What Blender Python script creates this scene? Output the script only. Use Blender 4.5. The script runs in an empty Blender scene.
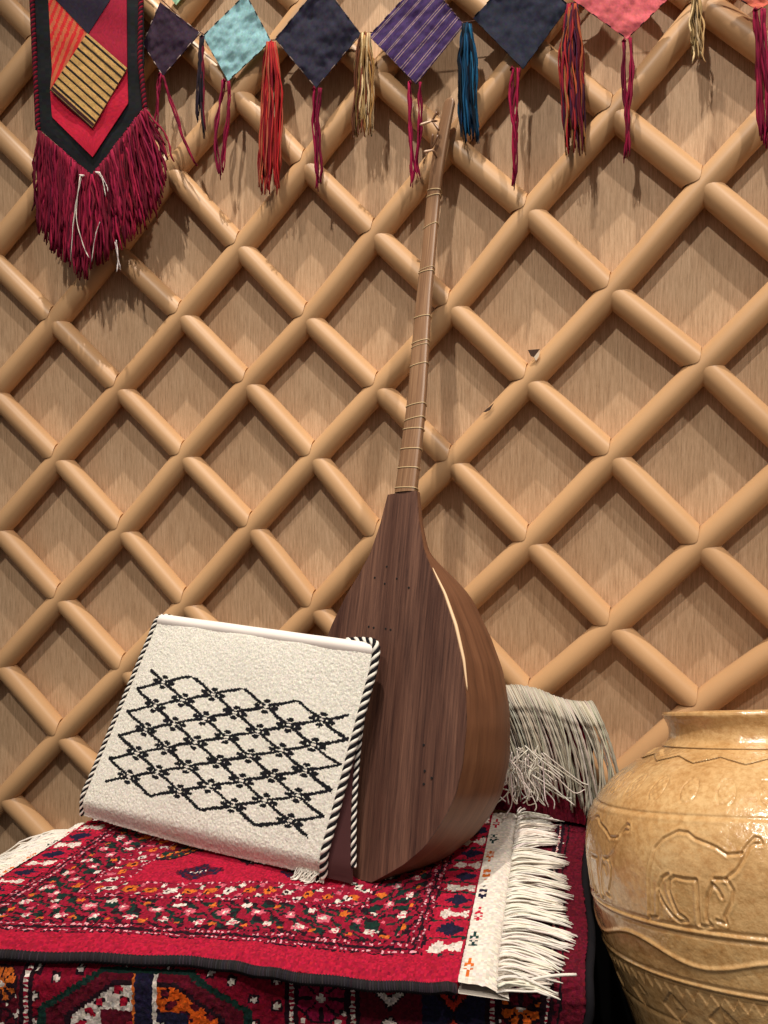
import bpy, math, random
import numpy as np
from mathutils import Vector, noise as mnoise
random.seed(7); rng = np.random.RandomState(7)
PI = math.pi
col = bpy.context.scene.collection
scene = bpy.context.scene

# ---------------------------------------------------------------- camera, light, exposure
F, PITCH, CH = 770.0, 0.0555, 0.75           # focal length in pixels, downward tilt, eye height
cam_d = bpy.data.cameras.new('camera'); cam = bpy.data.objects.new('camera', cam_d); col.objects.link(cam)
cam.location = (0, 0, CH); cam.rotation_euler = (PI/2-PITCH, 0, 0)
cam_d.sensor_fit = 'VERTICAL'; cam_d.sensor_height = 24; cam_d.lens = 24*F/1024; cam_d.clip_start = 0.02
scene.camera = cam
world = bpy.data.worlds.new('world'); scene.world = world; world.use_nodes = True
bg = world.node_tree.nodes['Background']; bg.inputs[0].default_value = (1.0, 0.93, 0.86, 1); bg.inputs[1].default_value = 0.19
scene.view_settings.view_transform = 'Standard'; scene.view_settings.look = 'None'
scene.view_settings.gamma = 1.0; scene.view_settings.use_curve_mapping = False
scene.view_settings.exposure = 0.0

def spot(name, loc, aim, power, angle, radius, color, blend=0.6):
    d = bpy.data.lights.new(name, 'SPOT'); d.energy = power; d.spot_size = math.radians(angle)
    d.spot_blend = blend; d.shadow_soft_size = radius; d.color = color
    o = bpy.data.objects.new(name, d); col.objects.link(o); o.location = loc
    o.rotation_euler = (Vector(aim)-Vector(loc)).to_track_quat('-Z', 'Y').to_euler(); return o
WARM = (1.0, 0.92, 0.81)
spot('track_spotlight', (-0.75, -0.75, 2.75), (0.12, 1.0, 0.95), 106, 48, 0.03, WARM)
spot('track_spotlight', (-0.30, 0.27, 4.2), (0.10, 1.05, 1.0), 430, 30, 0.03, WARM)
spot('track_spotlight', (0.9, -0.9, 2.9), (0.32, 1.0, 1.20), 115, 44, 0.04, (1.0, 0.94, 0.87))
spot('track_spotlight', (-0.1, -0.25, 2.9), (-0.1, 0.8, 0.30), 60, 32, 0.03, (1.0, 0.93, 0.85))

# ---------------------------------------------------------------- geometry helpers
cp, sp = math.cos(PITCH), math.sin(PITCH)
def ray(px, py):
    x, v = (px-384)/F, -(py-512)/F
    return np.array([x, cp+v*sp, -sp+v*cp])
def at(px, py, Y):
    d = ray(px, py); return np.array([0, 0, CH])+d*(Y/d[1])
def at_z(px, py, z):
    d = ray(px, py); return np.array([0, 0, CH])+d*((z-CH)/d[2])
WK, WPHI, WD = 0.3315, 0.3098, 1.1161        # the curved wall: a circle in plan
WC = np.array([-math.sin(WPHI)/WK, WD-math.cos(WPHI)/WK]); WR = 1/WK
ROD, CROSS, CROSSW, AX = 0.0175, 0.0168, 0.0170, 0.0175     # rod radii, distance of rod axis behind crest surface
def wall(s, z, off=0.0):                     # off > 0 comes out of the wall, crest of the rods at 0
    a = WPHI+WK*s; r = WR-off
    return np.array([WC[0]+r*math.sin(a), WC[1]+r*math.cos(a), z])
def wall_n(s):
    a = WPHI+WK*s; return np.array([-math.sin(a), -math.cos(a), 0.0])
def wpx(px, py, off=0.0):                    # point in front of the wall seen along a sight line
    d = ray(px, py); r = WR-off
    A = d[0]**2+d[1]**2; B = -2*(d[0]*WC[0]+d[1]*WC[1]); Cc = WC[0]**2+WC[1]**2-r*r
    t = (-B+math.sqrt(B*B-4*A*Cc))/(2*A)
    return np.array([0, 0, CH])+d*t
def wall_sz(p):
    a = math.atan2(p[0]-WC[0], p[1]-WC[1]); return (a-WPHI)/WK, p[2]
def lin(c): 
    c = np.asarray(c, float)/255.0
    return np.where(c <= 0.04045, c/12.92, ((c+0.055)/1.055)**2.4)
def sm(a, b, x):
    t = np.clip((x-a)/(b-a), 0, 1); return t*t*(3-2*t)

class MB:
    def __init__(s): s.v = []; s.f = []; s.c = []; s.m = []; s.n = 0; s.uv = None
    def add(s, verts, faces, color=(200, 200, 200), mat=0):
        verts = np.asarray(verts, float); b = s.n; s.v.append(verts); s.n += len(verts)
        for f in faces: s.f.append(tuple(int(i)+b for i in f))
        c = np.asarray(color, float)
        if c.ndim == 1: c = np.repeat(c[None], len(faces), 0)
        s.c.append(c); s.m += [mat]*len(faces) if np.isscalar(mat) else list(mat)
    def tube(s, P, r, sides=6, color=(200, 200, 200), mat=0, cap=True, squash=None):
        P = np.asarray(P, float); n = len(P)
        r = np.full(n, r, float) if np.isscalar(r) else np.asarray(r, float)
        T = np.gradient(P, axis=0); T /= (np.linalg.norm(T, axis=1)[:, None]+1e-12)
        up = np.array([0, 0, 1.0]) if abs(T[0][2]) < .9 else np.array([1.0, 0, 0])
        N = np.cross(T[0], up); N /= np.linalg.norm(N); V = []
        for i in range(n):
            N = N-T[i]*np.dot(N, T[i]); N /= (np.linalg.norm(N)+1e-12); Bn = np.cross(T[i], N)
            a = np.arange(sides)*2*PI/sides
            V.append(P[i]+r[i]*(np.cos(a)[:, None]*N+np.sin(a)[:, None]*Bn))
        V = np.concatenate(V); fs = []
        for i in range(n-1):
            for k in range(sides):
                k2 = (k+1) % sides
                fs.append((i*sides+k, i*sides+k2, (i+1)*sides+k2, (i+1)*sides+k))
        if cap:
            fs.append(tuple(range(sides))[::-1]); fs.append(tuple((n-1)*sides+k for k in range(sides)))
        s.add(V, fs, color, mat)
    def grid(s, G, color=None, mat=0, flip=False, wrap=False):
        G = np.asarray(G, float); nu, nv = G.shape[:2]; fs = []; cs = []
        for i in range(nu-1 if not wrap else nu):
            i2 = (i+1) % nu
            for j in range(nv-1):
                a, b, c, d = i*nv+j, i2*nv+j, i2*nv+j+1, i*nv+j+1
                fs.append((a, d, c, b) if flip else (a, b, c, d))
                if color is not None and not isinstance(color, tuple): cs.append(color[i, j])
        s.add(G.reshape(-1, 3), fs, np.array(cs) if cs else (color or (200, 200, 200)), mat)
    def build(s, name, mats, parent=None, smooth=True, uv=None, sharp=None):
        me = bpy.data.meshes.new(name); V = np.concatenate(s.v)
        me.from_pydata([tuple(x) for x in V], [], s.f); 
        mats = mats if isinstance(mats, (list, tuple)) else [mats]
        for m in mats: me.materials.append(m)
        me.polygons.foreach_set('material_index', s.m)
        me.polygons.foreach_set('use_smooth', [smooth]*len(s.f))
        C = lin(np.concatenate(s.c)); cnt = np.array([len(f) for f in s.f])
        rep = np.repeat(C, cnt, axis=0); rgba = np.concatenate([rep, np.ones((len(rep), 1))], 1)
        at_ = me.color_attributes.new('Col', 'FLOAT_COLOR', 'CORNER'); at_.data.foreach_set('color', rgba.ravel())
        if uv is not None:
            U = np.asarray(uv, float); l = me.uv_layers.new(name='UVMap')
            li = np.zeros(len(me.loops), int); me.loops.foreach_get('vertex_index', li)
            l.data.foreach_set('uv', U[li].ravel())
        me.update(); o = bpy.data.objects.new(name, me); col.objects.link(o)
        if parent is not None: o.parent = parent
        if sharp: me.set_sharp_from_angle(angle=math.radians(sharp))
        return o
def tag(o, label=None, cat=None, group=None, kind=None):
    if label: o['label'] = label
    if cat: o['category'] = cat
    if group: o['group'] = group
    if kind: o['kind'] = kind
    return o
def empty(name, loc=(0, 0, 0)):
    o = bpy.data.objects.new(name, None); col.objects.link(o); o.empty_display_size = .02; o.location = loc; return o
def keep(o, root):                            # parts are modelled in place: undo the root offset
    o.parent = root; o.location = -Vector(root.location); return o
def catmull(P, n=8):
    P = np.asarray(P, float); P = np.vstack([2*P[0]-P[1], P, 2*P[-1]-P[-2]]); out = []
    for i in range(1, len(P)-2):
        for t in np.linspace(0, 1, n, endpoint=False):
            a, b, c, d = P[i-1], P[i], P[i+1], P[i+2]
            out.append(.5*((2*b)+(c-a)*t+(2*a-5*b+4*c-d)*t*t+(3*b-a-3*c+d)*t**3))
    out.append(P[-2]); return np.array(out)

# ---------------------------------------------------------------- materials
def mat(name, color=None, rough=.6, spec=.5, attr=False, coat=0.0, sheen=0.0):
    m = bpy.data.materials.new(name); m.use_nodes = True; nt = m.node_tree; b = nt.nodes['Principled BSDF']
    b.inputs['Roughness'].default_value = rough; b.inputs['Specular IOR Level'].default_value = spec
    b.inputs['Coat Weight'].default_value = coat; b.inputs['Coat Roughness'].default_value = .06
    b.inputs['Sheen Weight'].default_value = sheen
    if color is not None: b.inputs['Base Color'].default_value = (*lin(color), 1)
    if attr:
        a = nt.nodes.new('ShaderNodeAttribute'); a.attribute_name = 'Col'
        nt.links.new(a.outputs['Color'], b.inputs['Base Color'])
    return m
def N(m, t, **kw):
    n = m.node_tree.nodes.new(t)
    for k, v in kw.items():
        if hasattr(n, k): setattr(n, k, v)
        else: n.inputs[k].default_value = v
    return n
def L(m, a, b): m.node_tree.links.new(a, b)
def bsdf(m): return m.node_tree.nodes['Principled BSDF']
def coords(m, kind, scale):
    t = N(m, 'ShaderNodeTexCoord'); mp = N(m, 'ShaderNodeMapping'); mp.inputs['Scale'].default_value = scale
    L(m, t.outputs[kind], mp.inputs['Vector']); return mp.outputs['Vector']
def noise(m, vec, scale, detail=4, rough=.6, dist=0.0):
    n = N(m, 'ShaderNodeTexNoise'); n.inputs['Scale'].default_value = scale; n.inputs['Detail'].default_value = detail
    n.inputs['Roughness'].default_value = rough; n.inputs['Distortion'].default_value = dist
    L(m, vec, n.inputs['Vector']); return n.outputs['Fac']
def ramp(m, fac, stops):
    r = N(m, 'ShaderNodeValToRGB'); e = r.color_ramp.elements
    while len(e) < len(stops): e.new(.5)
    for k, (p, c) in zip(e, stops): k.position = p; k.color = (*lin(c), 1)
    L(m, fac, r.inputs['Fac']); return r.outputs['Color']
def bump(m, fac, strength, dist=.001):
    b = N(m, 'ShaderNodeBump'); b.inputs['Strength'].default_value = strength; b.inputs['Distance'].default_value = dist
    L(m, fac, b.inputs['Height']); L(m, b.outputs['Normal'], bsdf(m).inputs['Normal'])
def mix(m, a, b, fac, mode='MIX'):
    x = N(m, 'ShaderNodeMix'); x.data_type = 'RGBA'; x.blend_type = mode
    if hasattr(fac, 'links'): L(m, fac, x.inputs[0])
    else: x.inputs[0].default_value = fac
    L(m, a, x.inputs[6])
    if hasattr(b, 'links'): L(m, b, x.inputs[7])
    else: x.inputs[7].default_value = (*lin(b), 1)
    return x.outputs[2]

M = {}
m = M['veneer'] = mat('oak_veneer', rough=.55, spec=.35)
v = coords(m, 'UV', (1, .05, 1))
c1 = ramp(m, noise(m, v, 480, 5, .85), [(.34, (176, 144, 112)), (.5, (209, 177, 143)), (.64, (226, 197, 164))])
c2 = ramp(m, noise(m, coords(m, 'UV', (1, .12, 1)), 9, 3, .5), [(.3, (228, 214, 200)), (.7, (255, 250, 245))])
L(m, mix(m, c1, c2, .8, 'MULTIPLY'), bsdf(m).inputs['Base Color']); bump(m, noise(m, v, 400, 4, .7), .12)
m = M['rod'] = mat('painted_rod', rough=.42, spec=.5)
v = coords(m, 'Object', (1, 1, 1))
L(m, ramp(m, noise(m, v, 6, 3, .5), [(.3, (196, 152, 108)), (.7, (205, 162, 117))]), bsdf(m).inputs['Base Color'])
bump(m, noise(m, v, 150, 3, .6), .05)
M['dark_wood'] = mat('dark_bench_wood', (48, 34, 28), .6)
M['floor'] = mat('dark_floor', (40, 33, 30), .8)
m = M['walnut'] = mat('walnut_board', rough=.5, spec=.4)
v = coords(m, 'UV', (1, .03, 1))
c1 = ramp(m, noise(m, v, 330, 6, .75, .3), [(.30, (58, 38, 34)), (.48, (100, 70, 58)), (.62, (120, 86, 70)), (.75, (142, 106, 86))])
c2 = ramp(m, noise(m, coords(m, 'UV', (1, .06, 1)), 34, 3, .5), [(.36, (165, 145, 145)), (.62, (255, 250, 246))])
L(m, mix(m, c1, c2, .85, 'MULTIPLY'), bsdf(m).inputs['Base Color']); bump(m, noise(m, v, 500, 5, .8), .35)
m = M['bowl'] = mat('walnut_bowl', rough=.48, spec=.3)
v = coords(m, 'UV', (1, .03, 1))
c1 = ramp(m, noise(m, v, 200, 6, .7, .2), [(.3, (84, 54, 38)), (.5, (112, 74, 52)), (.72, (132, 91, 65))])
L(m, c1, bsdf(m).inputs['Base Color']); bump(m, noise(m, v, 400, 5, .8), .2)
m = M['neck'] = mat('neck_wood', rough=.4, spec=.5)
v = coords(m, 'UV', (1, .03, 1))
c1 = ramp(m, noise(m, v, 300, 5, .7), [(.32, (112, 82, 60)), (.5, (140, 104, 76)), (.7, (166, 130, 98))])
L(m, c1, bsdf(m).inputs['Base Color'])
m = M['glaze'] = mat('ochre_glaze', rough=.24, spec=.6, coat=.8)
v = coords(m, 'Object', (1, 1, 1))
c1 = ramp(m, noise(m, v, 14, 6, .65), [(.3, (190, 150, 98)), (.5, (206, 168, 116)), (.72, (216, 184, 134))])
c2 = ramp(m, noise(m, v, 160, 4, .7), [(.3, (215, 190, 160)), (.6, (255, 250, 245))])
L(m, mix(m, c1, c2, .8, 'MULTIPLY'), bsdf(m).inputs['Base Color'])
nz = noise(m, v, 60, 4, .6); b_ = N(m, 'ShaderNodeBump'); b_.inputs['Strength'].default_value = .6; b_.inputs['Distance'].default_value = .003
L(m, nz, b_.inputs['Height']); L(m, b_.outputs['Normal'], bsdf(m).inputs['Normal']); L(m, b_.outputs['Normal'], bsdf(m).inputs['Coat Normal'])
def woven(name, scale, strength, rough=.95, dist=.001, sheen=0.0):
    m = mat(name, rough=rough, spec=.15, attr=True, sheen=sheen)
    bump(m, noise(m, coords(m, 'Object', (1, 1, 1)), scale, 3, .7), strength, dist); return m
M['pile'] = woven('wool_pile', 900, .9, .95, .0015)
M['cloth'] = woven('cotton_cloth', 900, .25, .8)
M['weave'] = woven('woven_wool', 1100, .8, .95, .001)
M['yarn'] = woven('yarn', 1500, .5, .85)
M['satin'] = woven('satin_zip', 500, .1, .45)

# ---------------------------------------------------------------- the setting
mb = MB(); S = np.linspace(-2.6, 2.2, 97); Z = np.linspace(-.01, 3.0, 13)
PO = -0.0352
G = np.array([[wall(s, z, PO) for z in Z] for s in S]); G2 = np.array([[wall(s, z, PO-.04) for z in Z] for s in S])
mb.grid(G); mb.grid(G2, flip=True)
uv = [(s, z) for s in S for z in Z]*2
nz_, ns_ = len(Z), len(S); n0 = ns_*nz_
ed = [(i*nz_+nz_-1, (i+1)*nz_+nz_-1, n0+(i+1)*nz_+nz_-1, n0+i*nz_+nz_-1) for i in range(ns_-1)]
mb.f += ed; mb.c.append(np.full((len(ed), 3), 200.)); mb.m += [0]*len(ed)
wo = mb.build('wall_back', M['veneer'], uv=uv); tag(wo, kind='structure')
mb = MB(); mb.add([(-3.5, -2.2, -.04), (3.5, -2.2, -.04), (3.5, 2.6, -.04), (-3.5, 2.6, -.04), (-3.5, -2.2, 0), (3.5, -2.2, 0), (3.5, 2.6, 0), (-3.5, 2.6, 0)],
   [(0, 3, 2, 1), (4, 5, 6, 7), (0, 1, 5, 4), (1, 2, 6, 5), (2, 3, 7, 6), (3, 0, 4, 7)])
fl = mb.build('floor', M['floor'], smooth=False); tag(fl, kind='structure')

# ---------------------------------------------------------------- diamond lattice on the wall
meas = {(2, -2): (168, 167), (3, -1): (238, 244), (0, 0): (51, 319), (2, 0): (180, 313), (1, 1): (117, 387), (3, 1): (246, 382),
 (0, 2): (55, 458), (2, 2): (182, 455), (1, 3): (120, 530), (3, 3): (250, 527), (0, 4): (57, 599), (2, 4): (183.5, 604), (1, 5): (122, 670),
 (0, 6): (58, 737), (4, 0): (306, 316), (5, 1): (377, 386), (4, 2): (312.7, 456), (6, 0): (451, 304), (6, 2): (451, 461), (8, -2): (615, 107),
 (9, -1): (705, 180), (7, -1): (528.7, 207), (8, 0): (612, 287.7), (9, 1): (704.7, 363), (7, 1): (528, 379), (8, 2): (612.7, 455),
 (7, 3): (529, 542), (9, 3): (702, 544.7), (8, 4): (612, 627), (9, 5): (701, 708), (7, 5): (530, 698), (4, -2): (304, 161), (5, -1): (374, 231),
 (4, 4): (313, 608), (5, 3): (377, 537)}
ij = np.array(list(meas.keys()), float); sz = np.array([wall_sz(wpx(*p)) for p in meas.values()])
A = np.c_[np.ones(len(ij)), ij]; cf = np.linalg.lstsq(A, sz, rcond=None)[0]; rs = sz-A@cf
def node(i, j):
    if (i, j) in meas: return sz[[tuple(int(x) for x in k) for k in ij].index((i, j))]
    d2 = ((ij-np.array([i, j]))**2).sum(1); w = 1/(d2**1.5+.2)
    fade = 1/(1+d2.min()/12)
    return np.array([1, i, j])@cf+fade*(w[:, None]*rs).sum(0)/w.sum()
lat = empty('wall_lattice', tuple(wall(0.1, 0.0, -.02)))
tag(lat, 'tan painted lattice of rounded wooden rods crossing in diamonds over the wood veneer wall', 'lattice')
I0, I1, J0, J1 = -2, 11, -6, 9
for c in range(-6, 18, 2):
    pts = [node(i, c-i) for i in range(I0, I1+1) if J0 <= c-i <= J1]
    if len(pts) < 2: continue
    pts = np.array(pts); P = catmull(np.array([wall(s, z, -AX) for s, z in pts]), 6)
    mb = MB(); mb.tube(P, ROD, 28, mat=0); keep(mb.build('rail', M['rod'], sharp=50), lat)
for i in range(-1, 10):
    for j in range(-5, 8):
        if (i+j) % 2: continue
        a, b = node(i, j)-[0, .0045], node(i+1, j+1)-[0, .0045]; A_, B_ = wall(*a, -AX), wall(*b, -AX)
        d = (B_-A_)/np.linalg.norm(B_-A_); nrm = wall_n((a[0]+b[0])/2); nrm -= d*np.dot(nrm, d); nrm /= np.linalg.norm(nrm)
        sd = np.cross(nrm, d); V = []; K = 28
        # each end is coped against the rail it meets
        ends = []
        for (p, q, sg, gap) in ((a, b, 1, .0002), (b, a, -1, .0022)):
            O = A_ if sg == 1 else B_; nb = node(int(i+(0 if sg == 1 else 1))+1, int(j+(0 if sg == 1 else 1))-1)
            R_ = wall(*(nb-[0, .0045]), -AX)-O; R_ /= np.linalg.norm(R_)
            ring = []
            for k in range(K):
                t = 2*PI*k/K; off = CROSS*math.cos(t)*nrm+CROSSW*math.sin(t)*sd
                h = CROSS*math.cos(t); dist = math.sqrt(max(ROD**2-h*h, 0))+gap
                # solve |perp distance from rail axis in the wall plane| = dist along d
                pr = np.cross(R_, nrm); pr /= np.linalg.norm(pr)
                dd = np.dot(d*sg, pr); x = (dist*np.sign(dd)-np.dot(off-np.array([0, 0, .0045]), pr))/dd
                ring.append(O+off+d*sg*x)
            ends.append(ring)
        r0, r1 = np.array(ends[0]), np.array(ends[1])
        rows = [r0*(1-t)+r1*t for t in (0, .02, .5, .98, 1)]
        fs = []
        for r in range(4):
            for k in range(K): k2 = (k+1) % K; fs.append((r*K+k, r*K+k2, (r+1)*K+k2, (r+1)*K+k))
        fs += [tuple(range(K))[::-1], tuple(4*K+k for k in range(K))]
        mb = MB(); mb.add(np.concatenate(rows), fs); keep(mb.build('cross_rod', M['rod'], sharp=50), lat)
M['chip'] = mat('chip_brown', (70, 45, 30), .8); M['chip_pale'] = mat('chip_pale', (225, 205, 180), .8)
for quad, mt in ((((528, 350), (540, 349), (534, 357), (531, 356)), 'chip'), (((534, 357), (540, 350), (539, 356), (536, 361)), 'chip_pale'), (((483, 412), (494, 403), (490, 410), (486, 412)), 'chip')):
    P = [wpx(x, y, .0015) for x, y in quad]; Q = [p-np.array([0, -.001, 0]) for p in P]
    mb = MB(); mb.add(P+Q, [(3, 2, 1, 0), (4, 5, 6, 7), (0, 1, 5, 4), (1, 2, 6, 5), (2, 3, 7, 6), (3, 0, 4, 7)])
    o = mb.build('veneer_chip', M[mt], smooth=False); keep(o, lat); o['label'] = 'small lifted chip of veneer'

# ---------------------------------------------------------------- bench under the rugs
BZ = 0.276
RL = np.array([[-.462, .735], [.172, .700], [.255, 1.0], [-.37, 1.02]])        # plan of the bench, front-left first
mb = MB(); q = RL.copy(); ctr = q.mean(0); q = ctr+(q-ctr)*.965
V = [(x, y, 0) for x, y in q]+[(x, y, BZ) for x, y in q]
mb.add(V, [(0, 3, 2, 1), (4, 5, 6, 7), (0, 1, 5, 4), (1, 2, 6, 5), (2, 3, 7, 6), (3, 0, 4, 7)])
o = mb.build('bench', M['dark_wood'], smooth=False); tag(o, 'low dark wooden bench hidden under the draped red rugs', 'bench')

mb = MB(); q = [(.232, .872), (.345, .882), (.345, .935), (.262, .955)]  # made-up black block, added so the gap beside the jar stays dark
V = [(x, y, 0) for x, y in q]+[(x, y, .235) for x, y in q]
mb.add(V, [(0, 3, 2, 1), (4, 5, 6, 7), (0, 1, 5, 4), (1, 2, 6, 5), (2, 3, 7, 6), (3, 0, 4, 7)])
M['black'] = mat('gap_black', (9, 9, 11), .8, .2)
o = mb.build('gap_darkener', M['black'], smooth=False); tag(o, 'plain black block added to darken the gap between the rugs and the jar', 'gap_darkener')
# ---------------------------------------------------------------- rug patterns
CR, CR2, MAR, DK = (172, 26, 54), (146, 22, 48), (94, 16, 34), (36, 16, 26)
GRN, ORA, WHT, PNK, NAV = (22, 48, 42), (206, 104, 40), (220, 206, 196), (206, 96, 114), (32, 28, 52)
def hsh(a, b): return ((int(a)*73856093) ^ (int(b)*19349663)) % 997/997.0
def ndist(x, y, cx, cy): return math.hypot(x-cx, y-cy)
def dotted(k, line):                            # narrow guard stripe of dots
    if line in (0, 4): return DK
    if line == 2: return (226, 160, 170) if k % 2 else MAR
    return CR2
def leafband(x, y):                             # y 0..1 across, x in cm along
    cell = math.floor(x/3.4); u = x-cell*3.4; w = y*5.4; flip = cell % 2
    if ndist(u, w, .95, 3.2) < .62: return WHT if ndist(u, w, .95, 3.2) < .26 else PNK
    if ndist(u, w, 2.6, 1.4) < .55: return WHT if hsh(u*9, w*9+cell) > .35 else PNK
    if ndist(u, w, 2.7, 4.5) < .42: return ORA if flip else WHT
    if ndist(u, w, .7, .9) < .34: return ORA
    t = (u+w*1.15+.45*math.sin(w*2.2+cell*1.9)+.25*math.sin(u*4.1+cell)) % 1.7
    if t < .62 and .35 < w < 5.0 and hsh(int(x*3), int(w*3)) > .12: return GRN
    if t < .82: return DK
    return CR2
def flowers(x, y):
    cell = math.floor(x/2.1); u = x-cell*2.1; w = y*3.0
    d = ndist(u, w, 1.05, 1.55)
    if d < .24: return DK
    if d < .62: return ORA if cell % 3 else WHT
    if ndist(u, w, .1, .5) < .38 or ndist(u, w, 2.0, 2.6) < .34: return PNK if cell % 2 else WHT
    if abs(u-w*.7) < .22: return GRN
    return CR2
def gul(x, y, rx, ry, a, b):
    ax, ay = abs(x)/rx, abs(y)/ry
    r = max(ax, ay, (ax+ay)*.72)
    if r > 1: return None
    if r > .86: return DK
    inner = max(ax, ay) < .34
    if inner: return MAR if max(ax, ay) > .16 else a
    k = (math.floor(ax*7)+math.floor(ay*6)) % 3
    q_ = (x > 0) == (y > 0)
    if k == 0: return a if q_ else b
    if k == 1: return WHT if q_ else ORA
    return GRN if hsh(math.floor(ax*9), math.floor(ay*9)) > .5 else MAR
def upper(u, v, W):                             # cm from left end / from front edge
    e = min(u, W-u)                             # distance from the nearest woven end
    if e < 3.7 and v > 2.7:
        c_ = math.floor(v/2.5); a, b = v-c_*2.5, e
        if c_ % 2 == 0: return NAV if abs(a-1.25)+abs(b-1.7)*.8 < 1.15 else CR
        t = abs(a-1.25)
        if t < .5+.25*math.sin(b*3): return WHT if b > .4 and b < 3.2 else CR
        return GRN if t > 1.0 else CR
    d = min(v, e-3.7+2.7)
    along = u if v < e-1.0 else v
    k = int(along*5)
    if d < 2.7: return CR if hsh(u*5, v*5) > .06 else CR2
    d -= 2.7
    if d < 1.0: return dotted(k, int(d*5))
    d -= 1.0
    if d < .8: return dotted(k+1, int(d*5.9))
    d -= .8
    if d < 5.2: return leafband(along+.7, d/5.2)
    d -= 5.2
    if d < .6: return dotted(k, int(d*6)+1)
    d -= .6
    if d < 2.6: return flowers(along, d/2.6)
    d -= 2.6
    if d < .5: return dotted(k, int(d*6)+1)
    for gx, gy in ((14.5, 22.5), (27.5, 20.5), (38, 21.5)):
        g = gul(u-gx, v-gy, 4.6, 3.4, ORA, GRN)
        if g: return g
    for gx, gy in ((21, 15.8), (33, 15.5), (21, 26), (33, 26)):
        r = abs(u-gx)/3.0+abs(v-gy)/1.7
        if r < 1: return NAV if (math.floor(u*2.3)+math.floor(v*2.3)) % 2 else (WHT if r < .35 else MAR)
    return CR if hsh(u*5, v*5) > .05 else CR2
def lower(x, w):                                # picture-like units of 0.91 mm: x from the left, w down the hanging face
    X = x
    def dots(c):
        return (WHT if int(w/2.6) % 2 else CR2) if abs(X-c) < 2 else (DK if abs(X-c) < 6 else None)
    if X > 574: return MAR
    if X > 566: return (22, 14, 18) if X < 569 else MAR
    for c in (41, 306, 367, 503, 556):
        r = dots(c)
        if r: return r
    def flower(cx, cy, r, a, b):
        d = max(abs(X-cx), abs(w-cy), (abs(X-cx)+abs(w-cy))*.72)
        if d < r*.2: return WHT
        if d < r:
            return DK if (abs(X-cx) < r*.12 or abs(w-cy) < r*.12 or abs(abs(X-cx)-abs(w-cy)) < r*.1) and d > r*.35 else a
        if d < r*1.15: return DK
        return None
    if X < 36:
        for cy in (20, 62, 104):
            r = flower(15, cy, 16, ORA if cy != 62 else MAR, WHT)
            if r: return r
        return MAR if hsh(X/4, w/4) > .12 else WHT
    if X < 300:
        cx = 160; dx, dy = X-cx, (w-70)
        r = max(abs(dx)/104, abs(dy)/66, (abs(dx)/104+abs(dy)/66)*.70)
        if .95 < r < 1.03: return GRN
        if r < .95:
            if abs(dx) < 9: return NAV
            if abs(dx) < 12: return WHT if dx > 0 else ORA
            r2 = max(abs(dx)/80, abs(dy)/56, (abs(dx)/80+abs(dy)/56)*.72)
            if r2 < .93:
                if abs(dx) < 44 and abs(dy) < 26:
                    return (MAR if dx < 0 else NAV) if (abs(dx) > 20 or abs(dy) > 16) else ((190, 40, 60) if dx < 0 else WHT)
                k = math.sin(dx*.26+1.0*math.cos(dy*.2))*math.cos(dy*.27+.4*math.sin(dx*.2))
                if dx < 0: return WHT if k > -.28 else (DK if k > -.45 else (170, 20, 48))
                return (214, 88, 24) if k > -.3 else (DK if k > -.5 else MAR)
            if r2 < 1: return DK
            return MAR
        q1, q2 = (X-60) % 22, (w+8*((int((X-60)//22)) % 2)) % 26
        if abs(q1-11) < 5 and abs(q2-12) < 5: return WHT if abs(q1-11)+abs(q2-12) < 4 else (DK if abs(q1-11) > 3 or abs(q2-12) > 3 else MAR)
        return (132, 14, 40)
    if X < 362:
        for cy, a in ((30, (140, 18, 60)), (82, ORA)):
            r = flower(335, cy, 22, a, WHT)
            if r: return r
        return (150, 16, 44) if hsh(X/5, w/5) > .1 else WHT
    if X < 500:                                   # hooked motifs
        i = int((X-372)//62); dx = (X-372) % 62-31; a = WHT if i == 0 else (190, 52, 34); dy = (w-38+400) % 80-40
        r = abs(dx)+abs(dy)*.9
        if 24 < r < 32: return a if not (dx > 0 and abs(dy) < 6) else MAR
        if 32 <= r < 35 or 21 < r <= 24: return DK
        if 10 < r < 17: return a if not (dx < 0 and abs(dy) < 5) else DK
        if r < 5: return a
        if r >= 35: return NAV if i else MAR
        return (150, 18, 44)
    for cy, a in ((6, MAR), (28, (212, 96, 30)), (72, MAR), (112, ORA)):
        r = flower(530, cy, 19, a, WHT)
        if r: return r
    return MAR if hsh(X/4, w/4) > .08 else (WHT if hsh(X/4, w/4) > .04 else DK)
def jitter(c, amt):
    return tuple(np.clip(np.array(c)*(1+amt*(rng.rand()-.5))+rng.randn(3)*2.5, 0, 255))

# ---------------------------------------------------------------- lower rug
ZL = .290
prof = []                                        # (fraction back, drop) along the length: back -> front edge -> hanging
kn = .0021
def low_pt(x, s):                                # x 0..1 across, s metres from front crease, + back, - hanging
    fl_, fr = np.array([-.468, .714]), np.array([.184, .682]); bl, br = np.array([-.375, 1.02]), np.array([.266, 1.000])
    f = fl_*(1-x)+fr*x; b = bl*(1-x)+br*x; R = .016
    back = (b-f)/np.linalg.norm(b-f)
    wob = .0035*math.sin(9*x+2)+.002*math.sin(23*x)
    if s >= 0:
        p = f+back*s; z = ZL+.0015*math.sin(20*x+14*s)
        return np.array([p[0]+.003*math.sin(s*26)*sm(.85, 1, x), p[1], z-.0 if s > .02 else z])
    t = -s/R
    if t < PI/2:
        q_ = f-back*R*math.sin(t); return np.array([q_[0], q_[1]+wob*(t/1.57), ZL-R*(1-math.cos(t))])
    q_ = f-back*R; h = (t-PI/2)*R
    return np.array([q_[0]-.012*sm(0, .05, h)*sm(.9, 1, x), q_[1]+wob-.010*math.sin(h*10)*.4, ZL-R-h])
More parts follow.
